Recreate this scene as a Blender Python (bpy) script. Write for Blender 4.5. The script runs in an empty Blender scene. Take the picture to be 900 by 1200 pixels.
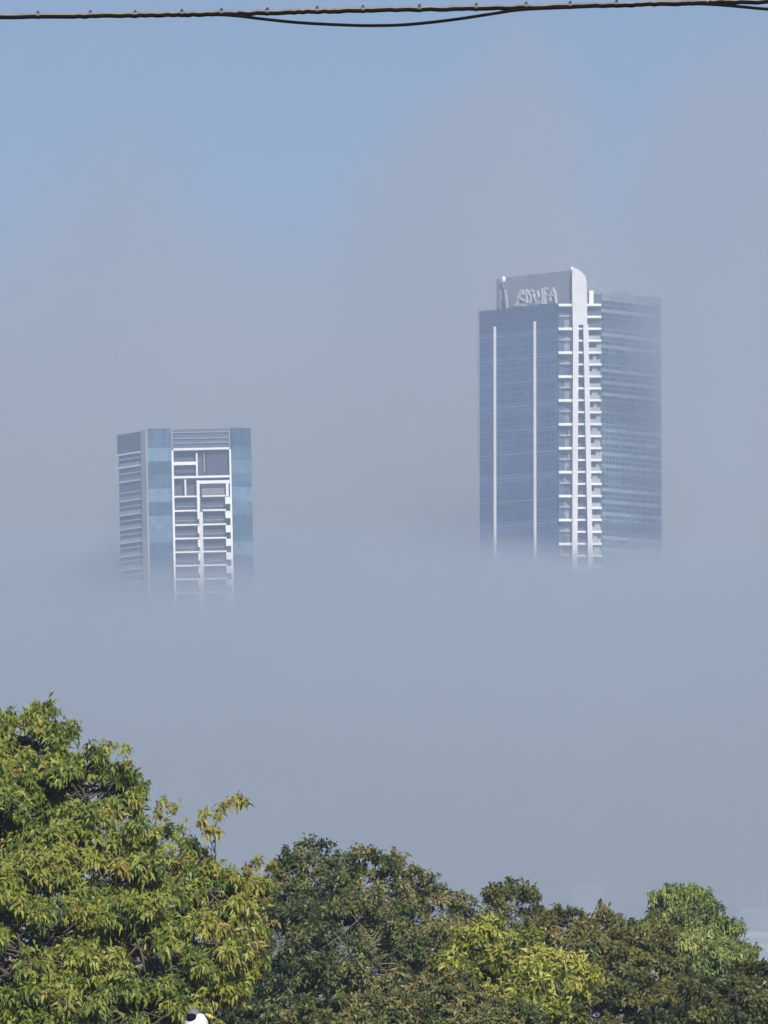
import bpy, bmesh, math, random
import numpy as np
from mathutils import Vector, Matrix

R = math.radians
sc = bpy.context.scene
col = sc.collection

# ------------------------------------------------------------------ camera
FPX = 8320.0                      # focal length in pixels of a 900 x 1200 picture
CZ = 1.7
PITCH = math.atan((1250 - 600) / FPX)
cam_d = bpy.data.cameras.new("camera")
cam_d.sensor_fit = 'VERTICAL'
cam_d.sensor_height = 24.0
cam_d.lens = 24.0 * FPX / 1200
cam_d.clip_start = 0.5
cam_d.clip_end = 20000
cam = bpy.data.objects.new("camera", cam_d)
col.objects.link(cam)
cam.location = (0, 0, CZ)
cam.rotation_euler = (R(90) + PITCH, 0, 0)
sc.camera = cam

def at(px, py, Y):
    u, v = (px - 450) / FPX, (600 - py) / FPX
    c, s = math.cos(PITCH), math.sin(PITCH)
    d = Vector((u, c - v * s, s + v * c))
    k = Y / d.y
    return Vector((d.x * k, Y, CZ + d.z * k))

def zpx(py, Y):
    return at(450, py, Y).z

# ------------------------------------------------------------------ world, sun
SUN_EL, SUN_AZ = R(29), R(167)     # azimuth clockwise from +Y: behind the camera, to its right
w = bpy.data.worlds.new("World"); sc.world = w; w.use_nodes = True
nt = w.node_tree; nt.nodes.clear()
sky = nt.nodes.new("ShaderNodeTexSky"); sky.sky_type = 'NISHITA'; sky.sun_disc = False
sky.sun_elevation = SUN_EL; sky.sun_rotation = SUN_AZ
sky.altitude = 0; sky.air_density = 1.0; sky.dust_density = 0.5; sky.ozone_density = 7.0
bg = nt.nodes.new("ShaderNodeBackground"); bg.inputs[1].default_value = 0.05
wo = nt.nodes.new("ShaderNodeOutputWorld")
nt.links.new(sky.outputs[0], bg.inputs[0]); nt.links.new(bg.outputs[0], wo.inputs[0])

sl = bpy.data.lights.new("sun", 'SUN'); sl.energy = 5.0; sl.angle = R(0.5); sl.color = (1.0, 0.95, 0.88)
so = bpy.data.objects.new("sun", sl); col.objects.link(so)
to_sun = Vector((math.sin(SUN_AZ) * math.cos(SUN_EL), math.cos(SUN_AZ) * math.cos(SUN_EL), math.sin(SUN_EL)))
so.rotation_euler = to_sun.to_track_quat('Z', 'Y').to_euler()
so.location = (30, -40, 60)

# ------------------------------------------------------------------ tags
def tag(o, label=None, cat=None, group=None, kind=None):
    if label: o['label'] = label
    if cat: o['category'] = cat
    if group: o['group'] = group
    if kind: o['kind'] = kind
    return o

def empty(name, loc, label, cat, group=None):
    o = bpy.data.objects.new(name, None); col.objects.link(o)
    o.location = loc; o.empty_display_size = 0.5
    return tag(o, label, cat, group)

# ------------------------------------------------------------------ mesh builder
class MB:
    def __init__(s): s.v = []; s.f = []
    def box(s, x0, x1, y0, y1, z0, z1):
        return s.prism([(x0, y0), (x1, y0), (x1, y1), (x0, y1)], z0, z1)
    def prism(s, poly, z0, z1, top=None):
        n = len(poly); b = len(s.v); top = top or poly
        zt = z1 if isinstance(z1, (list, tuple)) else [z1] * n
        s.v += [(p[0], p[1], z0) for p in poly] + [(p[0], p[1], z) for p, z in zip(top, zt)]
        s.f.append(tuple(b + i for i in reversed(range(n))))
        s.f.append(tuple(b + n + i for i in range(n)))
        for i in range(n):
            j = (i + 1) % n
            s.f.append((b + i, b + j, b + n + j, b + n + i))
        return s
    def beam(s, p, q, w, d):
        """box of width w (sideways) and depth d running from p to q"""
        p, q = Vector(p), Vector(q); a = (q - p).normalized()
        ref = Vector((0, 1, 0)) if abs(a.y) < .9 else Vector((0, 0, 1))
        u = a.cross(ref).normalized(); t = u.cross(a).normalized()
        b = len(s.v)
        for c in (p, q):
            for i, j in ((-1, -1), (1, -1), (1, 1), (-1, 1)):
                s.v.append(tuple(c + u * i * w / 2 + t * j * d / 2))
        s.f += [(b+3, b+2, b+1, b), (b+4, b+5, b+6, b+7)]
        for i in range(4):
            j = (i + 1) % 4
            s.f.append((b+i, b+j, b+4+j, b+4+i))
        return s
    def wall(s, p, q, z0, z1, out, thick):
        """slab on the plan line p-q whose outer face lies `out` metres off that line, to the right of p->q"""
        dx, dy = q[0]-p[0], q[1]-p[1]; L = math.hypot(dx, dy); nx, ny = dy/L, -dx/L
        o, i = out, out - thick
        return s.prism([(p[0]+nx*o, p[1]+ny*o), (q[0]+nx*o, q[1]+ny*o), (q[0]+nx*i, q[1]+ny*i), (p[0]+nx*i, p[1]+ny*i)], z0, z1)
    def tube(s, pts, rad, n=8):
        pts = [Vector(p) for p in pts]
        rad = rad if isinstance(rad, (list, tuple)) else [rad] * len(pts)
        b = len(s.v)
        for k, p in enumerate(pts):
            a = (pts[min(k+1, len(pts)-1)] - pts[max(k-1, 0)]).normalized()
            ref = Vector((0, 0, 1)) if abs(a.z) < .9 else Vector((1, 0, 0))
            u = a.cross(ref).normalized(); t = u.cross(a)
            for i in range(n):
                th = 2 * math.pi * i / n
                s.v.append(tuple(p + (u * math.cos(th) + t * math.sin(th)) * rad[k]))
        for k in range(len(pts) - 1):
            for i in range(n):
                j = (i + 1) % n
                s.f.append((b+k*n+i, b+k*n+j, b+(k+1)*n+j, b+(k+1)*n+i))
        s.f.append(tuple(b + i for i in reversed(range(n))))
        s.f.append(tuple(b + (len(pts)-1)*n + i for i in range(n)))
        return s
    def lathe(s, prof, n=24, c=(0, 0, 0)):
        b = len(s.v)
        for r, z in prof:
            for i in range(n):
                th = 2*math.pi*i/n
                s.v.append((c[0]+r*math.cos(th), c[1]+r*math.sin(th), c[2]+z))
        for k in range(len(prof)-1):
            for i in range(n):
                j = (i+1) % n
                s.f.append((b+k*n+i, b+k*n+j, b+(k+1)*n+j, b+(k+1)*n+i))
        s.f.append(tuple(b+i for i in reversed(range(n))))
        s.f.append(tuple(b+(len(prof)-1)*n+i for i in range(n)))
        return s
    def build(s, name, m, parent=None, smooth=False, label=None):
        me = bpy.data.meshes.new(name); me.from_pydata(s.v, [], s.f)
        bm = bmesh.new(); bm.from_mesh(me); bmesh.ops.recalc_face_normals(bm, faces=bm.faces); bm.to_mesh(me); bm.free()
        if smooth: me.polygons.foreach_set('use_smooth', [True]*len(me.polygons))
        me.materials.append(m)
        o = bpy.data.objects.new(name, me); col.objects.link(o)
        if parent: o.parent = parent
        if label: o['label'] = label
        return o

# ------------------------------------------------------------------ materials
def new_mat(name):
    m = bpy.data.materials.new(name); m.use_nodes = True
    return m, m.node_tree, m.node_tree.nodes["Principled BSDF"]

def rough_mat(name, c, rough=.7, var=.12, scale=.6, metal=0.0, spec=.4):
    """plain surface with soft weathering: large stains and finer mottling"""
    m, t, p = new_mat(name)
    tc = t.nodes.new("ShaderNodeTexCoord")
    n = t.nodes.new("ShaderNodeTexNoise"); n.inputs['Scale'].default_value = scale; n.inputs['Detail'].default_value = 6
    r = t.nodes.new("ShaderNodeValToRGB")
    r.color_ramp.elements[0].position = .3; r.color_ramp.elements[1].position = .72
    r.color_ramp.elements[0].color = tuple(x*(1-var) for x in c)+(1,)
    r.color_ramp.elements[1].color = tuple(min(1, x*(1+var)) for x in c)+(1,)
    t.links.new(tc.outputs['Object'], n.inputs['Vector']); t.links.new(n.outputs['Fac'], r.inputs['Fac'])
    t.links.new(r.outputs['Color'], p.inputs['Base Color'])
    p.inputs['Roughness'].default_value = rough; p.inputs['Metallic'].default_value = metal
    p.inputs['Specular IOR Level'].default_value = spec
    return m

def glass_mat(name, c1, c2, mort, w_, h_, rough=.25, msize=.06, spec=.5):
    """curtain wall glass: panes a little different from one another between thin mullions"""
    m, t, p = new_mat(name)
    at_ = t.nodes.new("ShaderNodeUVMap"); at_.uv_map = "facade"
    b = t.nodes.new("ShaderNodeTexBrick"); b.offset = 0.0
    b.inputs['Color1'].default_value = c1+(1,); b.inputs['Color2'].default_value = c2+(1,); b.inputs['Mortar'].default_value = mort+(1,)
    b.inputs['Scale'].default_value = 1.0; b.inputs['Brick Width'].default_value = w_; b.inputs['Row Height'].default_value = h_
    b.inputs['Mortar Size'].default_value = msize; b.inputs['Mortar Smooth'].default_value = .1
    oi = t.nodes.new("ShaderNodeObjectInfo")
    hv = t.nodes.new("ShaderNodeHueSaturation")
    mr = t.nodes.new("ShaderNodeMapRange"); mr.inputs['To Min'].default_value = .7; mr.inputs['To Max'].default_value = 1.3
    t.links.new(oi.outputs['Random'], mr.inputs['Value']); t.links.new(mr.outputs[0], hv.inputs['Value'])
    t.links.new(at_.outputs[0], b.inputs['Vector']); t.links.new(b.outputs['Color'], hv.inputs['Color'])
    t.links.new(hv.outputs[0], p.inputs['Base Color'])
    p.inputs['Roughness'].default_value = rough; p.inputs['Specular IOR Level'].default_value = spec
    return m

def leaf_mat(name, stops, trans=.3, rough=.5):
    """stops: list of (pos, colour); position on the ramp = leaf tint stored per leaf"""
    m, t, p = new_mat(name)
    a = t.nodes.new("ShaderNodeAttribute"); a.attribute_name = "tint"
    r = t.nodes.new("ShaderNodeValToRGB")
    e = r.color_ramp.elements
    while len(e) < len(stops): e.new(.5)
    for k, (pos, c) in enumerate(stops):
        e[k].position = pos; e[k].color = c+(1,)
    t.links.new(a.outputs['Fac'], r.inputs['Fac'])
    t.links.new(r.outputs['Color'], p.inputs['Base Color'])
    p.inputs['Roughness'].default_value = rough; p.inputs['Specular IOR Level'].default_value = .5
    tr = t.nodes.new("ShaderNodeBsdfTranslucent"); t.links.new(r.outputs['Color'], tr.inputs['Color'])
    mx = t.nodes.new("ShaderNodeMixShader"); mx.inputs[0].default_value = trans
    out = t.nodes["Material Output"]
    t.links.new(p.outputs[0], mx.inputs[1]); t.links.new(tr.outputs[0], mx.inputs[2]); t.links.new(mx.outputs[0], out.inputs['Surface'])
    return m

def uv_facade(o):
    """metre-scaled facade coordinates: along the wall and up"""
    me = o.data; uv = me.uv_layers.new(name="facade")
    for p in me.polygons:
        n = p.normal
        for li in p.loop_indices:
            v = me.vertices[me.loops[li].vertex_index].co
            uv.data[li].uv = (v.x * -n.y + v.y * n.x, v.z)
    return o

M = dict(
    white=rough_mat("white_paint", (.74, .74, .74), .6, .07, .25),
    pier=rough_mat("pier_concrete", (.60, .59, .58), .75, .07, .2),
    grey=rough_mat("grey_concrete", (.27, .27, .28), .8, .15, .25),
    panel=rough_mat("grey_panel", (.17, .175, .19), .6, .12, .3),
    dark=rough_mat("dark_recess", (.045, .055, .075), .6, .2, .4),
    core=rough_mat("body_wall", (.07, .09, .13), .6, .15, .2),
    blue=glass_mat("blue_glass", (.008, .026, .085), (.035, .065, .15), (.07, .11, .20), 2.0, 1.6, .3, .10, .4),
    slate=glass_mat("slate_glass", (.035, .045, .075), (.055, .065, .095), (.08, .09, .12), 1.5, 1.6, .3, .06, .3),
    bluegrey=glass_mat("pale_blue_glass", (.13, .17, .22), (.17, .21, .26), (.22, .24, .27), 1.2, 1.6, .3),
    side=glass_mat("window_band_glass", (.008, .022, .055), (.065, .10, .15), (.15, .18, .23), 1.3, 3.2, .3, .14),
    teal=glass_mat("teal_glass", (.03, .07, .12), (.06, .11, .165), (.075, .12, .165), 1.4, 1.65, .2, .1),
    teal_l=glass_mat("pale_teal_glass", (.08, .15, .21), (.12, .195, .25), (.14, .20, .26), 1.4, 1.65, .2, .1),
    spandrel=rough_mat("spandrel_panel", (.20, .235, .28), .5, .25, .3),
    line=rough_mat("facade_line", (.17, .21, .29), .5, .2, .5),
    sign=rough_mat("sign_white", (.33, .34, .37), .6, .06, .5),
    rail=rough_mat("balcony_rail", (.32, .33, .34), .6, .12, .5),
    plaster=rough_mat("pale_plaster", (.5, .5, .5), .8, .1, .1),
    bark=rough_mat("bark", (.10, .085, .065), .9, .35, 6),
    twig=rough_mat("pale_twig", (.22, .19, .15), .85, .3, 8),
    cable_pale=rough_mat("pale_cable", (.22, .205, .185), .6, .3, 8),
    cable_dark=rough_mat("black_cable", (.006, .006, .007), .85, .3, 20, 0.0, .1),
    tie=rough_mat("cable_tie", (.10, .10, .10), .5, .3, 30, .5),
    yellow=rough_mat("yellow_paint", (.55, .50, .12), .6, .1, 10),
    red=rough_mat("red_paint", (.22, .045, .03), .6, .1, 10),
)

# ------------------------------------------------------------------ ground
def ground():
    m, t, p = new_mat("grass_ground")
    tc = t.nodes.new("ShaderNodeTexCoord")
    n = t.nodes.new("ShaderNodeTexNoise"); n.inputs['Scale'].default_value = .15; n.inputs['Detail'].default_value = 10
    r = t.nodes.new("ShaderNodeValToRGB")
    r.color_ramp.elements[0].color = (.03, .05, .018, 1); r.color_ramp.elements[1].color = (.11, .10, .06, 1)
    r.color_ramp.elements[0].position = .35; r.color_ramp.elements[1].position = .7
    t.links.new(tc.outputs['Object'], n.inputs['Vector']); t.links.new(n.outputs['Fac'], r.inputs['Fac']); t.links.new(r.outputs['Color'], p.inputs['Base Color'])
    p.inputs['Roughness'].default_value = .95
    b = MB(); b.v = [(-6000, -1500, 0), (6000, -1500, 0), (6000, 9000, 0), (-6000, 9000, 0)]; b.f = [(0, 1, 2, 3)]
    tag(b.build("ground", m), "flat green and earthy ground below the trees", "ground", kind="structure")
ground()

# ------------------------------------------------------------------ right-hand tall tower
def tall_tower():
    D = 1886.0; S = D / FPX
    ox = (680 - 450) * S
    X = lambda px: (px - 680) * S
    Z = lambda py, dy=0: zpx(py, D + dy)
    root = empty("skyscraper", (ox, D, 0), "taller blue glass skyscraper with white twin columns and a grey lettered crown, above fog", "skyscraper")
    FL = 3.2
    z_slab = Z(356)                                     # topmost balcony slab
    A = (X(656), 1.6); B = (X(562) + .3, 1.6 + 20.8)      # left glass face
    C = (X(706.5), 1.6); Dd = (X(778) + .2, 1.6 + 17.5)   # right face
    E = (B[0] + Dd[0] - 1.0, B[1] + Dd[1] + 2)
    zl = Z(355, 1); zr = Z(341.5, 1)
    # body
    MB().prism([A, (X(668), 3.2), (X(668), 26), (B[0] + 22, B[1] + 20), B][::-1], 0, zl - .35).build("wall", M['core'], root)
    MB().prism([(X(668.3), 3.2), C, Dd, E, (X(668.3), 40)], 0, zr - .6).build("wall", M['core'], root)
    # left face: a strip of blue glass per floor and thin pale lines every second floor
    zt = zl
    for k in range(28):
        z1 = zt - k * FL
        o = MB().wall(B, A, z1 - FL + .0, z1 - .02, .30, .30).build("window_band", M['blue'], root); uv_facade(o)
    for k in range(17):
        z1 = Z(386.5) - .05 - k * 2 * FL
        MB().wall((B[0] + .4, B[1] - .4), (A[0] - .4, A[1] + .4), z1 - .22, z1, .36, .3).build("facade_line", M['line'], root)
    MB().wall((B[0] - .25, B[1] + .25), (B[0] + .25, B[1] - .25), 60, zl - .6, .42, .5).build("corner_trim", M['grey'], root)
    dx, dy = A[0] - B[0], A[1] - B[1]
    for px, py in ((583.5, 383), (630, 377)):
        f = (X(px) - B[0]) / dx
        p = (B[0] + dx * f, B[1] + dy * f); u = .23 / math.hypot(dx, dy)
        MB().wall((p[0] - dx * u, p[1] - dy * u), (p[0] + dx * u, p[1] + dy * u), 40, Z(py, p[1]), .95, .9).build("facade_fin", M['pier'], root)
    # right face: window bands
    top = zr - 6.4
    MB().wall(C, Dd, zr - 1.3, zr, .24, .5).build("parapet", M['spandrel'], root)
    top = zr - 1.3
    for k in range(28):
        z1 = top - k * FL
        MB().wall(C, Dd, z1 - 1.0, z1 - .02, .12, .3).build("spandrel", M['spandrel'], root)
        o = MB().wall(C, Dd, z1 - FL, z1 - 1.0, .20, .3).build("window_band", M['side'], root); uv_facade(o)
    for k, f in enumerate((2, 5, 9, 10, 15, 19, 22)):
        z1 = top - f * FL
        MB().wall(C, Dd, z1 - .8, z1, .34, .3).build("facade_line", M['core'], root)
    # recessed corner bay between the faces
    bay = [(X(656), 3.0), (X(706.5), 3.0)]
    for k in range(28):
        z1 = z_slab - k * FL
        o = MB().box(X(656) + .05, X(672), 2.5, 3.1, z1 - FL + .02, z1 - .3).build("balcony_glass", M['bluegrey'] if k % 5 else M['blue'], root); uv_facade(o)
        o = MB().box(X(688), X(706) - .05, 2.6, 3.1, z1 - FL + .02, z1 - .3).build("balcony_glass", M['side'], root); uv_facade(o)
        MB().box(X(673), X(688), 2.7, 3.15, z1 - FL + .05, z1 - .2).build("window", M['dark'], root)
    rnd = random.Random(5)
    for k in range(26):
        z1 = z_slab - k * FL
        if k % 2:
            MB().box(X(656.5), X(671.5), 1.2, 1.27, z1 - .1, z1 + .25).build("window_transom", M['rail'], root)
        if rnd.random() < .6:
            xx = X(658 + 9 * rnd.random()); ww = .5 + 1.1 * rnd.random()
            MB().box(xx, xx + ww, 1.6, 2.3, z1 - FL + .1, z1 - .8 - rnd.random()).build("screen_panel", M[rnd.choice(['bluegrey', 'panel', 'slate', 'slate'])], root)
    for k in range(17):
        z1 = z_slab - k * 2 * FL
        MB().box(X(655.5), X(673.5), -.3, 2.7, z1 - .68, z1).build("balcony_slab", M['white'], root)
    for k in range(33):
        z1 = z_slab - k * FL
        MB().box(X(688.5), X(706), -.2, 2.7, z1 - .58, z1).build("balcony_slab", M['white'], root)
        if k > 2:
            MB().box(X(691), X(704.5), .05, .12, z1, z1 + 1.05).build("balcony_rail", M['rail'], root)
            if rnd.random() < .75:
                xx = X(694 + 7 * rnd.random())
                MB().box(xx, xx + .7 + rnd.random(), 1.2, 1.9, z1, z1 + 2.3).build("screen_panel", M['rail'], root)
        if k > 1:
            MB().box(X(677), X(687), -.1, 2.5, z1 - .5, z1 - .02).build("floor_beam", M['white'], root)
    # white pier: one slab with a rounded head above, two spreading columns below
    zs = Z(381)
    head = [(672.3, zs), (671.6, Z(340)), (671.8, Z(317)), (674, Z(314.8)), (677.5, Z(315.5)), (682, Z(318.5)), (687.3, Z(324)), (688.6, Z(331)), (689.5, zs)]
    b = MB(); n = len(head)
    b.v = [(X(px), -1.2, z) for px, z in head] + [(X(px), 1.6, z) for px, z in head]
    b.f = [tuple(range(n)), tuple(range(2*n-1, n-1, -1))] + [(i, i+n, (i+1) % n + n, (i+1) % n) for i in range(n)]
    b.build("pier_head", M['pier'], root)
    for (xa, xb), (xc, xd) in (((672.6, 679.2), (668, 672.5)), ((684.6, 690.6), (701, 705.5))):
        # position at the head and at the ground: the two legs lean apart
        b = MB().prism([(X(xc), -1.2), (X(xd), -1.2), (X(xd), 1.4), (X(xc), 1.4)], 0, zs, [(X(xa), -1.2), (X(xb), -1.2), (X(xb), 1.4), (X(xa), 1.4)])
        b.build("pier_column", M['pier'], root)
    # crown: grey parapet screen above the left face, rounded at its far end
    P = (X(672), 1.0); Q = (X(592), 1.0 + 18.0)
    MB().wall(Q, P, zl - .4, Z(316.5, 1), -.25, .7).build("crown_screen", M['panel'], root)
    cx, cy = X(592) + 1.2, 19.0 + 2.9
    arc = [(cx + 3.0 * math.cos(a), cy + 3.0 * math.sin(a)) for a in [R(225 - 18 * i) for i in range(10)]]
    arc += [(cx + 2.0 * math.cos(a), cy + 2.0 * math.sin(a)) for a in [R(225 - 18 * i) for i in reversed(range(10))]]
    MB().prism(arc, zl - .4, Z(327, 20)).build("crown_end", M['panel'], root, label="rounded grey end of the crown")
    MB().lathe([(.2, Z(327, 20) - 1.2), (.5, Z(327, 20) - 1.0), (.6, Z(327, 20) - .3), (.4, Z(327, 20) + .35), (.1, Z(327, 20) + .5)], 14, (X(592.5), 17.2, 0)).build("white_knob", M['white'], root, True)  # white knob shaped to stand in for the highlight at the parapet corner
    MB().lathe([(.05, Z(316) - .1), (.5, Z(316) + .2), (.55, Z(316) + .7), (.1, Z(316) + 1.2)], 12, (X(672), 2.6, 0)).build("white_knob", M['white'], root, True)  # plain white knob where the crown meets the pier
    # curved light edge left of the letters
    t = [(X(594.6) - .1 * 0, 0)]
    pts = []
    for i in range(9):
        f = i / 8
        pts.append((X(594.0) + .55 * math.sin(f * math.pi * .55), 16.3, zl - .2 + (Z(341, 18) - zl) * (1 - f) + .3))
    MB().tube(pts, .30, 6).build("crown_rib", M['sign'], root)
    # sign: pale worn marks too far off to read
    dxs, dys = (P[0] - Q[0]), (P[1] - Q[1]); Ls = math.hypot(dxs, dys); ux, uy = dxs / Ls, dys / Ls; nx, ny = uy, -ux
    strokes = [  # px of an enlarged view (6x), from (570, 308)
        [(225, 300, 262, 190), (262, 190, 250, 240), (232, 235, 290, 270), (270, 190, 276, 225)],
        [(305, 195, 330, 240), (330, 240, 322, 285), (305, 290, 330, 262), (330, 190, 352, 205)],
        [(345, 215, 362, 270), (362, 270, 400, 278), (375, 195, 385, 240), (385, 240, 360, 250), (352, 290, 404, 276)],
        [(428, 290, 425, 175), (425, 175, 450, 185), (428, 235, 446, 225)],
        [(296, 185, 300, 285), (408, 180, 412, 290), (210, 296, 300, 296)],
        [(460, 270, 470, 205), (470, 205, 488, 172), (488, 185, 500, 225), (498, 225, 506, 285), (470, 225, 500, 228)],
    ]
    for g in strokes:
        b = MB()
        for k, (x0, y0, x1, y1) in enumerate(g):
            q = []
            for (xx, yy) in ((x0, y0), (x1, y1)):
                px, py = 570 + xx / 6, 308 + yy / 6
                f = (X(px) - Q[0]) / dxs
                bx, by = Q[0] + dxs * f, Q[1] + dys * f
                q.append((bx + nx * (.05 + .03 * k), by + ny * (.05 + .03 * k), Z(py, by)))
            b.beam(q[0], q[1], .72, .22)
        b.build("sign_letter", M['sign'], root)
    for k in range(7):
        f = .06 + .88 * k / 6
        px_, py_ = Q[0] + (P[0] - Q[0]) * f, Q[1] + (P[1] - Q[1]) * f
        MB().wall((px_ - ux * .07, py_ - uy * .07), (px_ + ux * .07, py_ + uy * .07), zl + .2, Z(318, 1) - .5, -.19, .08).build("crown_seam", M['spandrel'], root)
    for px, a, h_ in ((718, 4.0, 1.6), (737, 3.0, 2.3), (757, 5.0, 1.2)):
        MB().box(X(px), X(px) + a, 14 + (px - 700) * .2, 18 + (px - 700) * .2, zr - 1, zr + h_).build("plant_box", M['spandrel'], root)
    # rooftop plant behind the pier, right side
    MB().prism([(X(689), 2), (X(703), 3), (X(703), 9), (X(689), 9)], zr - 4, [Z(325), Z(336), Z(336, 7), Z(325, 7)]).build("plant_room", M['panel'], root)
    MB().box(X(692), X(697), 1.0, 2.2, z_slab, Z(340)).build("plant_screen", M['white'], root)
    for px, py in ((700, 329), (706, 334), (697, 327)):
        MB().tube([(X(px), 5, Z(345)), (X(px), 5, Z(py))], .16, 6).build("roof_mast", M['grey'], root)
    return root
tall_tower()

# ------------------------------------------------------------------ left-hand shorter tower
def short_tower():
    D = 1700.0; S = D / FPX
    lean = R(1.25)
    X = lambda px: (px - 235) * S
    Z = lambda py, dy=0: zpx(py, D + dy)
    ztop = Z(501)
    ox = (235 - 450) * S + ztop * math.tan(lean)
    root = empty("apartment_tower", (ox, D, 0), "shorter tower with teal glass corners and a white grid front, sunk in fog", "apartment tower")
    root.rotation_euler = (0, -lean, 0)
    P0 = (X(135), 11.2); P1 = (X(171.5), .1); F0 = (X(200), 0.); F1 = (X(269.5), 0.); R1 = (X(292.3), 2.6)
    MB().prism([(P0[0]+.3, P0[1]), (P1[0]+.3, P1[1]+.4), (F0[0], .4), (F0[0], 2.2), (F1[0], 2.2), (F1[0], .4), (R1[0]-.4, R1[1]+.3), (R1[0]-1, 30), (P0[0]+1, 34)], 0, ztop - .8).build("wall", M['core'], root)
    floors = [526, 541.5, 558.5, 581]
    zf = [Z(y) for y in floors] + [Z(581) - 3.42 * k for k in range(1, 3)]
    zf += [zf[-1] - 3.27 * k for k in range(1, 22)]
    # crown band
    MB().wall(P0, P1, zf[0], ztop - .4, .3, .6).build("parapet", M['core'], root)
    o = MB().wall(P1, F0, zf[0] + .5, ztop, .35, .5).build("parapet", M['teal'], root); uv_facade(o)
    MB().box(F0[0] + .1, F1[0] - .1, .2, .8, zf[0], ztop - .3).build("parapet", M['core'], root)
    for y in (505.5, 512.5, 518):
        MB().box(F0[0] + .2, F1[0] - .2, -.15, .3, Z(y) - .3, Z(y)).build("louvre", M['line'], root)
    o = MB().wall(F1, R1, zf[0] + .5, ztop - .2, .3, .5).build("parapet", M['teal'], root); uv_facade(o)
    # glass corners: floor strips, some paler
    pale = {0, 3, 5, 6, 9}
    z = zf[0] + .5
    for k in range(25):
        z1 = z - k * 3.27
        for p, q in ((P1, F0), (F1, R1)):
            kk = k if p is P1 else k + 2
            o = MB().wall(p, q, z1 - 3.27, z1 - .03, .32, .5).build("window_band", M['teal_l'] if kk in pale else M['teal'], root); uv_facade(o)
    # left face: slabs, dark openings, grey pier
    for i, z0 in enumerate(zf[:-1]):
        zb = zf[i + 1]
        MB().wall((P0[0]-.2, P0[1]), P1, z0 - .34, z0, .42 if i < 3 else .34, 1.2).build("balcony_slab", M['white'] if i < 2 else M['plaster'], root)
        MB().wall((P0[0]+.1, P0[1]-.1), (P1[0]-1.9, P1[1]+2.8), zb + 1.75, zb + 1.95, .16, .3).build("window_transom", M['plaster'], root)
        MB().wall((P0[0]+.1, P0[1]-.1), (P1[0]-1.9, P1[1]+2.8), zb + .02, zb + .8, .24, .2).build("balcony_rail", M['bluegrey'], root)
        o = MB().wall((P0[0]+.1, P0[1]-.1), (P1[0]-.9, P1[1]+1.3), zb + .05, z0 - .36, .08, .2).build("window_band", M['teal'] if i % 4 else M['blue'], root); uv_facade(o)
        if i > 2:
            f = .55
            pm = (P0[0]+(P1[0]-P0[0])*f, P0[1]+(P1[1]-P0[1])*f); pn = (P0[0]+(P1[0]-P0[0])*(f+.14), P0[1]+(P1[1]-P0[1])*(f+.14))
            MB().wall(pm, pn, zb + .96, z0 - .36, .14, .3).build("screen_panel", M['blue'], root)
    MB().wall((P1[0]-1.25, P1[1]+1.85), (P1[0]+.1, P1[1]-.15), 20, ztop - .2, .62, 1.0).build("pier", M['grey'], root)
    # front bay
    MB().box(F0[0], F1[0], 2.0, 2.4, 20, zf[0]).build("wall", M['dark'], root, label="dark recessed wall of the front bay")
    fx = lambda px: X(px) + .0
    def vert(px, wpx, za, zb, y0=-.7, y1=.5, m='white', n="frame_post"):
        MB().box(fx(px) - wpx * S / 2, fx(px) + wpx * S / 2, y0, y1, zb, za).build(n, M[m], root)
    def hor(pa, pb, z1, h, y0=-.6, y1=2.0, m='white', n="frame_beam"):
        MB().box(fx(pa), fx(pb), y0, y1, z1 - h, z1).build(n, M[m], root)
    vert(200.6, 2.4, Z(527), 20, -.8); vert(200.2, 1.4, ztop, Z(525), -.5, .3, 'grey'); vert(268.4, 2.2, Z(527), 20, -.8); vert(268.0, 1.6, ztop, Z(525), -.5, .3, 'grey')
    hor(201.8, 267.5, zf[0] + .25, .5)
    hor(201.8, 228, zf[1] + .15, .75); hor(201.8, 267.5, zf[2] + .2, .5)
    vert(229, 1.8, Z(531), Z(558), -.4); vert(237.5, 1.2, Z(531), Z(553), .6, 1.6, 'grey')
    hor(230, 267, Z(563.3), .75, -.9, .2)
    vert(215, 1.9, Z(561.5), Z(580), -.3); 
    vert(230, 3.4, Z(563), Z(600), -.85, .4)
    vert(232.6, 4.4, Z(600), 20, -.75, .6, 'pier')
    vert(264.2, 3.0, Z(566), Z(582), -.85, .4)
    for i in range(3, len(zf) - 1):
        hor(201.8, 230.4, zf[i] + .12, .36, -.2, 2.0)
        hor(234.6, 262, zf[i] + .12, .36, -.2, 2.0)
        hor(261.5, 267.2, zf[i] - .4, 1.7, -1.0, 1.0, 'white', "balcony")
        MB().box(fx(228.6), fx(231), -1.0, .5, zf[i] - 2.2, zf[i] - .5).build("balcony", M['white'], root)
        o = MB().box(fx(203), fx(229.5), 1.6, 2.02, zf[i+1] + .2, zf[i+1] + 2.1).build("window", M['slate'], root); uv_facade(o)
        o = MB().box(fx(236), fx(261), 1.6, 2.02, zf[i+1] + .2, zf[i+1] + 2.1).build("window", M['slate'] if i % 3 == 1 else M['slate'], root); uv_facade(o)
    for i in range(3, len(zf) - 1):
        for pa, pb in ((202.5, 228), (235.5, 260.5)):
            MB().box(fx(pa), fx(pb), .1, .16, zf[i + 1] + .95, zf[i + 1] + 1.08).build("balcony_rail", M['grey'], root)
    o = MB().box(fx(203), fx(228), 1.2, 2.02, zf[1] - 2.4, zf[1] - .6).build("window", M['slate'], root); uv_facade(o)
    o = MB().box(fx(240), fx(266), 1.2, 2.02, zf[2] + .3, zf[0] - .6).build("window", M['slate'], root); uv_facade(o)
    o = MB().box(fx(234), fx(262), .9, 2.02, zf[3] + .3, Z(568.5)).build("window", M['panel'], root); uv_facade(o)
    return root
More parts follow.
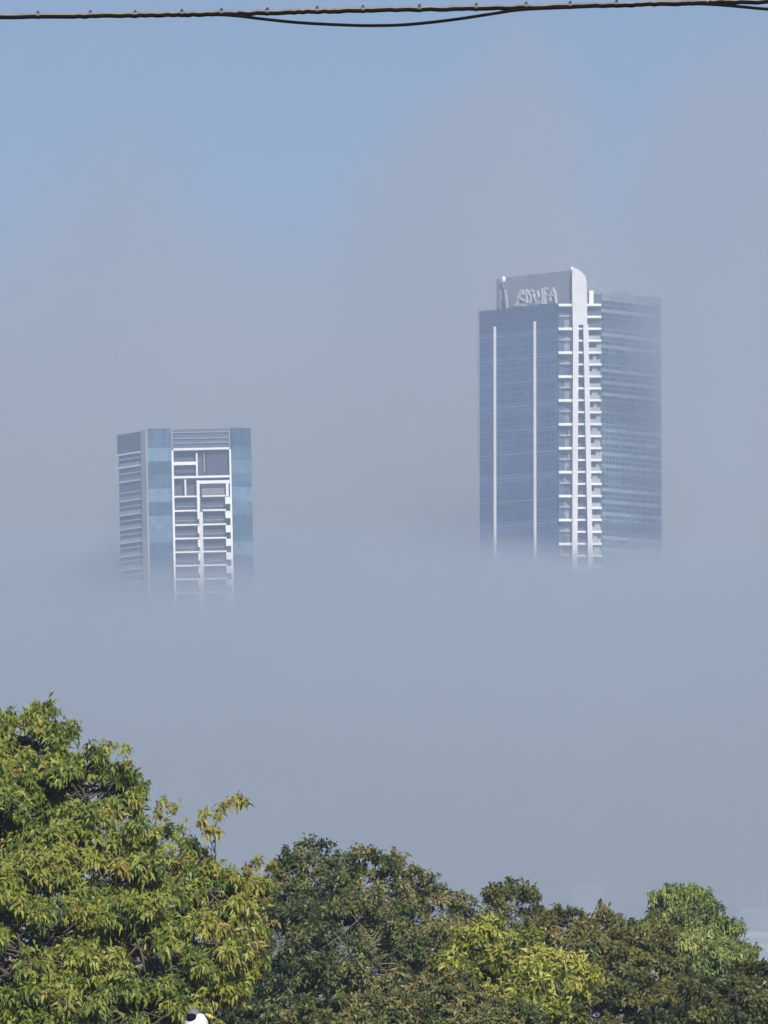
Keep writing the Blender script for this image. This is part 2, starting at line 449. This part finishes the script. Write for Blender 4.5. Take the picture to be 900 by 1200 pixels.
short_tower()

# ------------------------------------------------------------------ two faint far blocks low in the fog
def far_block(name, label, D, boxes):
    b0 = boxes[0]; base = at((b0[0] + b0[1]) / 2, 1249, D)
    root = empty(name, (base.x, D, 0), label, "building")
    for (xa, xb, yt, dep) in boxes:
        xl, xr = at(xa, yt, D).x - base.x, at(xb, yt, D).x - base.x; zt = zpx(yt, D)
        MB().box(xl, xr, dep, dep + 16, 0, zt).build("wall", M['plaster'], root)
        k = 0
        z = zt - 1.2
        while z > 6 and k < 14:
            o = MB().box(xl + .8, xr - .8, dep - .12, dep + .1, z - 1.5, z).build("window_band", M['rail'], root); uv_facade(o)
            z -= 3.3; k += 1
    return root
far_block("office_block", "faint pale block low in the fog, behind the bright green drooping tree", 1638, [(866, 905, 1092, 0), (872, 930, 1062, 17)])
far_block("office_block", "faint narrow pale block in the fog above the dip in the treetops", 1656, [(672, 706, 1036, 0)])

# ------------------------------------------------------------------ trees
def fast_mesh(name, V, F4, tint, mat, parent):
    me = bpy.data.meshes.new(name)
    nv, nf = len(V), len(F4)
    me.vertices.add(nv); me.vertices.foreach_set('co', V.astype(np.float32).ravel())
    me.loops.add(nf * 4); me.loops.foreach_set('vertex_index', F4.astype(np.int32).ravel())
    me.polygons.add(nf); me.polygons.foreach_set('loop_start', np.arange(0, nf * 4, 4, dtype=np.int32))
    a = me.attributes.new('tint', 'FLOAT', 'POINT'); a.data.foreach_set('value', tint.astype(np.float32))
    me.update(calc_edges=True); me.materials.append(mat)
    o = bpy.data.objects.new(name, me); col.objects.link(o); o.parent = parent
    return o

def unit(a): return a / np.maximum(np.linalg.norm(a, axis=-1, keepdims=True), 1e-9)

def leaves(rng, base, dirs, length, width, tint, droop, face):
    """one bent leaf per row"""
    n = len(base)
    L = length * rng.uniform(.4, 1.35, (n, 1)); W = width * rng.uniform(.7, 1.25, (n, 1))
    d = unit(dirs)
    # blades turn their upper side outward and to the light, as leaves do
    side = unit(np.cross(d, face + np.array(to_sun) * .7 + rng.normal(size=(n, 3)) * .55))
    nor = np.cross(side, d)
    mid = base + d * L * .45 + nor * L * .06
    tip = base + unit(d + np.array([0, 0, -droop]) * rng.uniform(.3, 1.2, (n, 1))) * L
    fold = nor * W * .22
    V = np.stack([base, mid + side * W * .5 + fold, tip, mid - side * W * .5 + fold], 1).reshape(-1, 3)
    F = np.arange(n * 4).reshape(n, 4)
    return V, F, np.repeat(tint, 4)

def make_tree(name, label, cat, lobes, mat, seed, clump_r=.35, clumps=60, twigs=14, per=9, leaf=(.16, .045), droop=.8,
              tint_mean=.45, tint_amp=.2, sprays=(), trunk_at=None, trunk_r=.16, group=None, barkm='bark', fill=.5, outward=.6, stray=0, big_tips=0):
    """lobes: list of (centre, (rx, ry, rz), tint shift): the masses of foliage; every lobe carries clumps of twigs with leaves"""
    rng = np.random.default_rng(seed); rnd = random.Random(seed)
    cs = np.array([list(l[0]) for l in lobes]); rs = np.array([l[1] for l in lobes])
    if trunk_at is None: trunk_at = (float(cs[:, 0].mean()), float(cs[:, 1].mean()))
    root = empty(name, (trunk_at[0], trunk_at[1], 0), label, cat, group)
    o3 = np.array([trunk_at[0], trunk_at[1], 0])
    clump_c, clump_n, clump_t, clump_s = [], [], [], []
    vol = [(r[0] * r[2]) for r in rs]; mv = max(vol)
    for li, (c, r, ts) in enumerate(lobes):
        n = max(8, int(clumps * (vol[li] / mv) ** .9))
        u = unit(rng.normal(size=(n * 2, 3)))
        u = u[(u[:, 1] < .35) | (rng.random(n * 2) < .45)][:n]        # fewer on the far side
        rad = rng.uniform(.72, 1.02, (len(u), 1))
        inner = rng.random(len(u)) < fill * .5
        rad[inner] *= rng.uniform(.5, .85, (inner.sum(), 1))
        p = cs[li] + u * np.array(r) * rad
        # drop clumps buried in another lobe
        keep = np.ones(len(p), bool)
        for lj in range(len(lobes)):
            if lj != li: keep &= (np.linalg.norm((p - cs[lj]) / rs[lj], axis=1) > .62)
        keep &= p[:, 2] > .5
        p, u = p[keep], u[keep]
        clump_c.append(p); clump_n.append(unit(u / np.array(r))); clump_t.append(np.clip(rng.normal(tint_mean + ts, tint_amp * .6, len(p)), 0, 1))
        clump_s.append(clump_r * rng.uniform(.65, 1.3, len(p)))
    CC, CN, CT, CS = map(np.concatenate, (clump_c, clump_n, clump_t, clump_s))
    for (pts, r_) in sprays:                                  # thin branches reaching out of the crown
        pts = [np.array(list(q)) for q in pts]
        for q in pts[1:]:
            CC = np.vstack([CC, q]); CN = np.vstack([CN, [0, -.2, .3]]); CT = np.append(CT, .86); CS = np.append(CS, r_)
    nC = len(CC)
    # twigs: tips spread over the outer hemisphere of each clump
    nt_ = np.full(nC, twigs)
    if len(sprays): nt_[-sum(len(q[0]) - 1 for q in sprays):] = 3
    idx = np.repeat(np.arange(nC), nt_)
    d = unit(unit(rng.normal(size=(len(idx), 3))) + CN[idx] * outward + np.array([0, 0, .25]))
    if len(sprays):
        ns = sum(len(s[0]) - 1 for s in sprays)
    tip = CC[idx] + d * (CS[idx] * rng.uniform(.35, 1.0, len(idx)))[:, None] * np.array([1, 1, .8])
    # leaves around each twig tip, hanging a little
    li = np.repeat(np.arange(len(tip)), per)
    ld = unit(d[li] * .7 + unit(rng.normal(size=(len(li), 3))) * 1.0 + np.array([0, 0, -droop * .4]))
    base = tip[li] - d[li] * rng.uniform(0, leaf[0] * 1.1, (len(li), 1)) + rng.normal(size=(len(li), 3)) * leaf[0] * .18
    tn = np.clip(CT[idx][li] + rng.normal(0, tint_amp * .45, len(tip))[li] + rng.normal(0, tint_amp * .5, len(li)), 0, 1)
    V, F, T = leaves(rng, base, ld, leaf[0], leaf[1], tn, droop, unit(d[li] * .6 + CN[idx][li] * .8))
    if stray:                                                 # loose single leaves and tips that break the outline
        k = rng.integers(0, len(tip), stray)
        sb = tip[k] + d[k] * rng.uniform(.0, clump_r * .35, (stray, 1)) + np.array([0, 0, .02])
        V2, F2, T2 = leaves(rng, sb, d[k] + rng.normal(size=(stray, 3)) * .6, leaf[0], leaf[1] * 1.2, np.clip(rng.normal(.25, .15, stray), 0, 1), droop, d[k])
        F2 = F2 + len(V); V = np.vstack([V, V2]); F = np.vstack([F, F2]); T = np.append(T, T2)
    fast_mesh("crown", V - o3, F, T, mat, root)
    # trunk, limbs, branches to the clumps
    b = MB()
    zc = float(cs[:, 2].min())
    fork = np.array([trunk_at[0], trunk_at[1], max(.9, zc * .55)])
    def wob(p, q, n, amp):
        return [tuple(p + (q - p) * i / n + (np.array([rnd.gauss(0, amp), rnd.gauss(0, amp), rnd.gauss(0, amp * .5)]) if 0 < i < n else 0) - o3) for i in range(n + 1)]
    b.tube(wob(o3, fork, 4, trunk_r * .2), [trunk_r * (1.35 - .35 * i / 4) if i else trunk_r * 1.6 for i in range(5)], 10)
    nodes = []
    for k in range(len(lobes)):
        q = cs[k]
        nn = 4; pts = wob(fork, q, nn, .08)
        b.tube(pts, [trunk_r * (.5 - .36 * i / nn) for i in range(nn + 1)], 7)
        nodes.append(q)
    nodes = np.array(nodes)
    if barkm != 'bark':
        b.build("trunk", M['bark'], root, True); b = MB()
    for k in range(nC - (sum(len(s[0]) - 1 for s in sprays) if sprays else 0)):
        j = int(np.argmin(np.linalg.norm((nodes - CC[k]) / rs, axis=1)))
        st = nodes[j] + np.array([rnd.gauss(0, .3), rnd.gauss(0, .3), rnd.gauss(-.15, .3)]) * rs[j]
        r0 = trunk_r * (.10 if barkm == 'bark' else .075)
        b.tube(wob(st, CC[k], 3, .09), [r0, r0 * .75, r0 * .55, r0 * .35], 5)
        for _ in range(3):
            q = CC[k] + np.array([rnd.gauss(0, 1), rnd.gauss(0, 1), rnd.gauss(.5, .8)]) * CS[k] * .38
            b.tube(wob(CC[k], q, 2, .02), [r0 * .4, r0 * .3, r0 * .15], 4)
    for pts, r_ in sprays:
        pts = [np.array(list(q)) for q in pts]
        rr = [max(.004, .009 * (1 - i / len(pts))) for i in range(len(pts))]
        b.tube([tuple(q - o3) for q in pts], rr, 6)
    b.build("trunk" if barkm == 'bark' else "branches", M[barkm], root, True)
    return root

def lobe(px, py, Y, rpx, rpy=None, ts=0., depth=None):
    s = Y / FPX; rx = rpx * s; rz = (rpy or rpx) * s
    return (at(px, py, Y), (rx, depth or (rx + rz) / 2, rz), ts)

lm_mango = leaf_mat("broad_leaf", [(0, (.022, .038, .012)), (.35, (.11, .165, .032)), (.62, (.26, .30, .05)), (.85, (.38, .39, .075)), (1, (.31, .235, .07))], .3)
lm_dark = leaf_mat("dark_leaf", [(0, (.010, .022, .012)), (.4, (.075, .104, .032)), (.7, (.165, .18, .05)), (1, (.26, .215, .085))], .22)
lm_olive = leaf_mat("olive_leaf", [(0, (.020, .028, .010)), (.4, (.10, .122, .03)), (.7, (.20, .195, .05)), (1, (.26, .19, .08))], .25)
lm_yellow = leaf_mat("yellow_leaf", [(0, (.040, .055, .014)), (.35, (.20, .23, .035)), (.7, (.42, .44, .075)), (1, (.52, .48, .13))], .35)
lm_bright = leaf_mat("fresh_leaf", [(0, (.025, .050, .020)), (.4, (.15, .21, .06)), (.75, (.30, .36, .10)), (1, (.44, .45, .15))], .35)

make_tree("broadleaf_tree", "large yellow-green broadleaf tree filling the lower left corner, tallest of the trees", "tree",
    [lobe(-30, 965, 82, 120, 110), lobe(35, 900, 82, 58, 66, .02), lobe(95, 940, 81.5, 68, 60, -.03), lobe(110, 1050, 79.5, 105, 95), lobe(180, 1028, 80.5, 62, 52, .0), lobe(240, 1062, 80, 56, 48, .04),
     lobe(280, 1068, 81, 34, 40, .08), lobe(20, 1110, 78.5, 130, 105, 0), lobe(185, 1125, 78, 95, 72, .03), lobe(255, 1135, 79, 46, 42, .22), lobe(110, 1215, 78, 150, 80, -.08), lobe(-130, 1080, 81, 130, 160)],
    lm_mango, 11, clump_r=.22, clumps=230, twigs=16, per=11, leaf=(.10, .034), droop=.7, tint_mean=.57, tint_amp=.26, trunk_at=(-3.6, 82.5), trunk_r=.17, stray=250,
    sprays=[([at(252, 1000, 80), at(243, 975, 80), at(238, 963, 80), at(241, 953, 80)], .045), ([at(252, 1000, 80), at(252, 972, 80), at(256, 956, 80), at(262, 945, 80), at(270, 938, 80), at(279, 935, 80), at(287, 940, 80)], .04), ([at(180, 970, 80), at(186, 952, 80), at(192, 940, 80), at(203, 946, 80)], .035),
            ([at(105, 885, 81), at(128, 873, 81), at(145, 878, 81), at(151, 895, 81)], .10), ([at(40, 850, 82), at(45, 830, 82)], .09), ([at(285, 1025, 81), at(300, 1010, 81), at(318, 1014, 81)], .07)])

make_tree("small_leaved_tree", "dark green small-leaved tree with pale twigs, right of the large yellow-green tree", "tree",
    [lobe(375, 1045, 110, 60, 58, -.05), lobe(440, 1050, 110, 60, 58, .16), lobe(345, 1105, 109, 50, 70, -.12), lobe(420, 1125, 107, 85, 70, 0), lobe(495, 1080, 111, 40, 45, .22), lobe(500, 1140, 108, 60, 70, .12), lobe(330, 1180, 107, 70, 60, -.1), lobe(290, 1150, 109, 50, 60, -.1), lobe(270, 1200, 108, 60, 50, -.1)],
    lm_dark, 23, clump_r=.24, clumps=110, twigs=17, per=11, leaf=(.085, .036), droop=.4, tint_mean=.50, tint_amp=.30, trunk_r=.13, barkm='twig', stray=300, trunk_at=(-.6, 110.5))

make_tree("olive_tree", "thin-topped olive green tree behind the yellow-green bush, sky showing through its crown", "tree",
    [lobe(560, 1080, 130, 34, 34, 0), lobe(600, 1075, 131, 36, 40, -.05), lobe(640, 1100, 130, 32, 26, .05), lobe(590, 1120, 129, 60, 45, .1), lobe(540, 1110, 130, 30, 40, .1)],
    lm_olive, 31, clump_r=.24, clumps=50, twigs=13, per=10, leaf=(.10, .045), droop=.4, tint_mean=.46, tint_amp=.3, trunk_r=.11, stray=180)

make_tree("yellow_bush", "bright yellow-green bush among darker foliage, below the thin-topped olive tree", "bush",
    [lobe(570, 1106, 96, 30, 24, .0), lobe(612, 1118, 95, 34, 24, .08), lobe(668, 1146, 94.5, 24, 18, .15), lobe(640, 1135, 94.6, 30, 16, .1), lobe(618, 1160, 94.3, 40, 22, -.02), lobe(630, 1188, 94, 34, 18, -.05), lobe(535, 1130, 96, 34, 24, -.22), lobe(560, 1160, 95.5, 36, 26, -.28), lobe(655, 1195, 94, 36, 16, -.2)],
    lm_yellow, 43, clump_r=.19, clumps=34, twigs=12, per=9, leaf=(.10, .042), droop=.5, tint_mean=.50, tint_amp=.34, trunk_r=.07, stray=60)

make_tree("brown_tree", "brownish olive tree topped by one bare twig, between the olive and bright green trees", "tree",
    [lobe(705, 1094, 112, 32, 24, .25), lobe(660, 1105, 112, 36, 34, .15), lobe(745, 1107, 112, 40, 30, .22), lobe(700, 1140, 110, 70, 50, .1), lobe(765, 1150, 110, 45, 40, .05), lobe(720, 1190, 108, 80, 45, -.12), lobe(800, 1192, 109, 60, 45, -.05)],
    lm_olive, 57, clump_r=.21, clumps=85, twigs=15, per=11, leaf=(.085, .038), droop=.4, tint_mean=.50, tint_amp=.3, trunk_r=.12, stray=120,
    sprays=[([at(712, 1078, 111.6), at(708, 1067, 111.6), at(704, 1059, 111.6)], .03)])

make_tree("drooping_tree", "bright green tree with drooping sprays, its rounded top standing highest at the right", "tree",
    [lobe(801, 1058, 118, 27, 22, .05), lobe(783, 1074, 118, 30, 22, 0), lobe(820, 1082, 117.8, 30, 28, .05), lobe(762, 1096, 117.5, 22, 18, .0), lobe(842, 1100, 117.5, 22, 22, -.05), lobe(860, 1118, 117.5, 22, 18, -.15), lobe(815, 1120, 115.5, 38, 36, .25), lobe(845, 1140, 115, 34, 30, .1)],
    lm_bright, 61, clump_r=.22, clumps=60, twigs=13, per=10, leaf=(.105, .036), droop=.9, tint_mean=.50, tint_amp=.32, trunk_r=.11, stray=50,
    sprays=[([at(766, 1068, 117.5), at(765, 1054, 117.5), at(765, 1046, 117.5)], .04), ([at(778, 1062, 117.5), at(777, 1044, 117.5)], .05)])

make_tree("dark_bush", "dark olive bush sloping down to the right edge, in front of the bright green tree", "bush",
    [lobe(888, 1158, 106, 30, 24, .08), lobe(905, 1160, 105, 50, 42, 0), lobe(850, 1185, 104, 60, 40, -.05), lobe(935, 1185, 105, 60, 50, 0)],
    lm_olive, 71, clump_r=.21, clumps=75, twigs=15, per=11, leaf=(.085, .038), droop=.4, tint_mean=.38, tint_amp=.28, trunk_r=.09, stray=80)

make_tree("green_bush", "mid green bush low between the dark small-leaved tree and the yellow-green bush", "bush",
    [lobe(530, 1185, 95, 50, 42, .1), lobe(460, 1200, 94, 55, 36, 0), lobe(590, 1205, 92.5, 50, 30, .05), lobe(390, 1205, 93, 60, 34, -.05)],
    lm_dark, 83, clump_r=.18, clumps=70, twigs=14, per=11, leaf=(.075, .036), droop=.4, tint_mean=.62, tint_amp=.3, trunk_r=.07, stray=60)

# ------------------------------------------------------------------ the two small things at the bottom edge
def bottom_bits():
    Y = 76.6; p = at(230, 1203, Y); s = Y / FPX
    root = empty("capped_post", (p.x, p.y, 0), "white rounded post head with dark patches and yellow tip, cut by the bottom edge", "post")
    MB().lathe([(.05, 0), (.05, p.z - .16)], 10).build("post", M['grey'], root, True)
    n = 16; b = MB(); 
    b.lathe([(.02, p.z - .17), (.115, p.z - .14), (.135, p.z - .02), (.125, p.z + .06), (.085, p.z + .13), (.02, p.z + .155)], 18).build("head", M['white'], root, True)
    MB().lathe([(.075, p.z + .125), (.072, p.z + .15), (.045, p.z + .185), (.012, p.z + .195)], 14, (-.03, -.02, 0)).build("cap", M['panel'], root, True)
    MB().lathe([(.01, -.04), (.05, -.025), (.062, .01), (.058, .04), (.02, .055)], 7, (-.045, -.075, p.z + .085)).build("patch", M['cable_dark'], root, True)
    MB().tube([(.10, -.03, p.z + .135), (.15, -.035, p.z + .11), (.19, -.04, p.z + .09)], [.012, .022, .008], 8).build("tip", M['yellow'], root, True)
    Y = 90; p = at(691, 1205, Y)
    root = empty("domed_post", (p.x, p.y, 0), "small pale dome with a red rim just above the bottom edge, below the yellow-green bush", "post")
    MB().lathe([(.04, 0), (.04, p.z - .1)], 10).build("post", M['grey'], root, True)
    MB().lathe([(.03, p.z - .1), (.055, p.z - .06), (.05, p.z + .0), (.02, p.z + .022)], 14).build("dome", M['plaster'], root, True)
    MB().lathe([(.058, p.z - .03), (.066, p.z - .005), (.05, p.z + .03), (.03, p.z + .036), (.03, p.z + .024), (.045, p.z + .01)], 14).build("rim", M['red'], root, True)
bottom_bits()

# ------------------------------------------------------------------ overhead cables
def smooth_line(pts, n=60):
    """Catmull-Rom through the points"""
    P = [pts[0] * 2 - pts[1]] + pts + [pts[-1] * 2 - pts[-2]]; out = []
    for i in range(1, len(P) - 2):
        for k in range(n // len(pts) + 2):
            t = k / (n // len(pts) + 2); a, b_, c, d = P[i-1:i+3]
            out.append(.5 * ((2*b_) + (c - a)*t + (2*a - 5*b_ + 4*c - d)*t*t + (3*b_ - a - 3*c + d)*t**3))
    out.append(P[-2]); return out

def cables():
    Y = 31.0; s = Y / FPX
    main = [(-3200, 120), (-1500, 62), (-400, 28), (0, 18.2), (150, 16.2), (260, 14.2), (350, 12.2), (450, 9.8), (600, 7.2), (740, 3.4), (820, 1.6), (900, -.5), (1300, -9), (2500, -30), (4200, -60)]
    mp = smooth_line([at(x, y, Y) for x, y in main], 240)
    mid = at(450, 9.8, Y)
    root = empty("overhead_cable", (mid.x, mid.y, mid.z), "pale bundled cable with small ties, crossing the top edge of the sky", "cable")
    loc = lambda p: Vector(p) - mid
    jr = random.Random(3)
    mp = [p + Vector((0, jr.gauss(0, .0012), jr.gauss(0, .0016))) for p in mp]
    MB().tube([loc(p) for p in mp], .0070, 10).build("strand", M['cable_pale'], root, True)
    MB().tube([loc(p) + Vector((0, -.005, -.010)) for p in mp], .0088, 10).build("strand", M['cable_dark'], root, True, label="thin black strand along the underside")  # black strand also paints in the shade on the cable's lower half
    for x in (41, 103, 156, 211, 258, 312, 371, 425, 492, 559, 618, 670, 725):
        p = min(mp, key=lambda q: abs(450 + q.x / s - x))
        # exact point on the line
        k = [i for i in range(len(mp)-1) if 450 + mp[i].x / s <= x <= 450 + mp[i+1].x / s]
        if k:
            a, b_ = mp[k[0]], mp[k[0]+1]; xx = (x - 450) * s; p = a + (b_ - a) * ((xx - a.x) / (b_.x - a.x))
        q = loc(p)
        MB().tube([(q.x - .008, q.y, q.z - .005), (q.x + .008, q.y, q.z - .005)], .0150, 10).build("cable_tie", M['tie'], root)
        MB().tube([(q.x - .004, q.y - .004, q.z + .010), (q.x + .004, q.y - .004, q.z + .015)], .0045, 6).build("cable_tie", M['tie'], root)
    low = [(-3200, 124), (-1500, 66), (-400, 31.5), (0, 21), (150, 18.8), (240, 17.2), (275, 18.4), (310, 22.5), (350, 26.5), (400, 29.2), (440, 30), (480, 28.6), (530, 23.2), (575, 16.5), (610, 11.5), (660, 9), (740, 6), (800, 4.4), (835, 5.2), (870, 8), (905, 11), (1000, 15), (1200, 12), (1400, -6), (2500, -27), (4200, -57)]
    lp = smooth_line([at(x, y, Y - .035) for x, y in low], 260)
    m2 = at(440, 30, Y - .035)
    o = MB().tube([p - m2 for p in lp], .0070, 10).build("drooping_cable", M['cable_dark'], None, True)
    o.location = m2
    tag(o, "thin black cable sagging in a loop below the pale bundled cable", "cable")
cables()

# ------------------------------------------------------------------ air: haze box, fog bank, cloud
def vol_mat(name):
    m = bpy.data.materials.new(name); m.use_nodes = True
    t = m.node_tree; t.nodes.clear()
    out = t.nodes.new("ShaderNodeOutputMaterial"); pv = t.nodes.new("ShaderNodeVolumePrincipled")
    t.links.new(pv.outputs[0], out.inputs['Volume'])
    return m, t, pv

HAZE_D = 3.4e-4
m, t, pv = vol_mat("haze_air")
pv.inputs['Color'].default_value = (.62, .75, .98, 1); pv.inputs['Density'].default_value = HAZE_D; pv.inputs['Anisotropy'].default_value = 0.0
b = MB().box(-6010, 6010, -1510, 9010, -1, 420)
tag(b.build("haze", m), "thin bluish air between the camera and the far towers", "haze", kind="stuff")

def math_n(t, op, a, b=None, c=None, clamp=False):
    n = t.nodes.new("ShaderNodeMath"); n.operation = op; n.use_clamp = clamp
    for i, v in enumerate((a, b, c)):
        if v is None: continue
        if isinstance(v, (int, float)): n.inputs[i].default_value = v
        else: t.links.new(v, n.inputs[i])
    return n.outputs[0]

def ramp(t, v, lo, hi):
    n = t.nodes.new("ShaderNodeMapRange"); n.interpolation_type = 'SMOOTHSTEP'
    n.inputs['From Min'].default_value = lo; n.inputs['From Max'].default_value = hi
    t.links.new(v, n.inputs['Value']); return n.outputs[0]

def noise(t, vec, scale, detail=2, rough=.5, offset=(0, 0, 0), stretch=(1, 1, 1)):
    mp = t.nodes.new("ShaderNodeMapping"); mp.inputs['Location'].default_value = offset; mp.inputs['Scale'].default_value = stretch
    t.links.new(vec, mp.inputs['Vector'])
    n = t.nodes.new("ShaderNodeTexNoise"); n.inputs['Scale'].default_value = scale; n.inputs['Detail'].default_value = detail; n.inputs['Roughness'].default_value = rough
    t.links.new(mp.outputs[0], n.inputs['Vector']); return n.outputs['Fac']

FOGC = (.876, .902, .936, 1); FOGG = 0.5
# low fog bank that swallows the feet of the towers
m, t, pv = vol_mat("fog_bank_air")
tc = t.nodes.new("ShaderNodeTexCoord"); sp = t.nodes.new("ShaderNodeSeparateXYZ"); t.links.new(tc.outputs['Object'], sp.inputs[0])
x, y, z = sp.outputs
n1 = noise(t, tc.outputs['Object'], .011, 4, .55)
top = math_n(t, 'ADD', math_n(t, 'MULTIPLY', math_n(t, 'SUBTRACT', y, 1690), .078), 118.6)
top = math_n(t, 'ADD', top, math_n(t, 'MULTIPLY', math_n(t, 'SUBTRACT', n1, .5), 44.0))
dn = ramp(t, math_n(t, 'SUBTRACT', top, z), -10.0, 22.0)
front = ramp(t, y, 1600.0, 1660.0)
pv.inputs['Color'].default_value = FOGC; pv.inputs['Anisotropy'].default_value = FOGG
t.links.new(math_n(t, 'MULTIPLY', math_n(t, 'MULTIPLY', dn, front), .075), pv.inputs['Density'])
b = MB().box(-330, 330, 1600, 1985, .5, 160)
tag(b.build("fog_bank", m), "low grey fog bank swallowing the lower floors of both towers", "fog", kind="stuff")

# billowing cloud behind the towers
m, t, pv = vol_mat("cloud_air")
tc = t.nodes.new("ShaderNodeTexCoord"); sp = t.nodes.new("ShaderNodeSeparateXYZ"); t.links.new(tc.outputs['Object'], sp.inputs[0])
x, y, z = sp.outputs
n1 = noise(t, tc.outputs['Object'], .0095, 4, .55, (310, 170, 0), (1, .22, 1))
n2 = noise(t, tc.outputs['Object'], .0045, 1, .5, (900, 400, 200), (1, .3, 1))
top = math_n(t, 'ADD', 240.0, math_n(t, 'MULTIPLY', math_n(t, 'SUBTRACT', n2, .5), 190.0))
top = math_n(t, 'ADD', top, math_n(t, 'MULTIPLY', x, .10))
for cx, wd, hh in ((-78, 62, 48.0), (70, 34, -42.0), (128, 40, 6.0)):      # a billow left, a gap behind the crown, a billow far right
    b_ = ramp(t, math_n(t, 'ABSOLUTE', math_n(t, 'SUBTRACT', x, cx)), wd, 0.0)
    top = math_n(t, 'ADD', top, math_n(t, 'MULTIPLY', b_, hh))
h = math_n(t, 'ADD', math_n(t, 'SUBTRACT', top, z), math_n(t, 'MULTIPLY', math_n(t, 'SUBTRACT', n1, .5), 185.0))
dn = ramp(t, h, -34.0, 50.0)
pv.inputs['Color'].default_value = (.898, .908, .918, 1); pv.inputs['Anisotropy'].default_value = FOGG
t.links.new(math_n(t, 'MULTIPLY', dn, .02), pv.inputs['Density'])
b = MB().box(-420, 420, 1990, 2350, .5, 400)
tag(b.build("cloud", m), "tall billowing lavender grey cloud rising behind the two towers", "cloud", kind="stuff")

# thin wisp drifting past the far side of the tall tower
m, t, pv = vol_mat("wisp_air")
tc = t.nodes.new("ShaderNodeTexCoord"); mp = t.nodes.new("ShaderNodeMapping"); mp.vector_type = 'POINT'
mp.inputs['Scale'].default_value = (1/30, 1/26, 1/80)
t.links.new(tc.outputs['Object'], mp.inputs['Vector'])
ln = t.nodes.new("ShaderNodeVectorMath"); ln.operation = 'LENGTH'; t.links.new(mp.outputs[0], ln.inputs[0])
n1 = noise(t, tc.outputs['Object'], .03, 2, .5)
rr = math_n(t, 'ADD', ln.outputs['Value'], math_n(t, 'MULTIPLY', math_n(t, 'SUBTRACT', n1, .5), .7))
pv.inputs['Color'].default_value = FOGC; pv.inputs['Anisotropy'].default_value = FOGG
t.links.new(math_n(t, 'MULTIPLY', math_n(t, 'SUBTRACT', 1.0, ramp(t, rr, .2, .95)), .05), pv.inputs['Density'])
o = MB().box(-36, 36, -30, 30, -95, 95).build("fog_wisp", m)
o.location = (87, 1862, 186)
tag(o, "thin wisp of fog veiling the right side of the taller skyscraper", "fog", kind="stuff")

# ------------------------------------------------------------------ render settings
sc.view_settings.view_transform = 'Standard'; sc.view_settings.look = 'None'
sc.view_settings.gamma = 1.0; sc.view_settings.exposure = 0.37; sc.view_settings.use_curve_mapping = False
sc.cycles.use_denoising = True
sc.cycles.max_bounces = 12; sc.cycles.diffuse_bounces = 3; sc.cycles.transmission_bounces = 3; sc.cycles.volume_bounces = 6
sc.cycles.volume_step_rate = 1.0; sc.cycles.volume_max_steps = 256
sc.cycles.use_adaptive_sampling = True
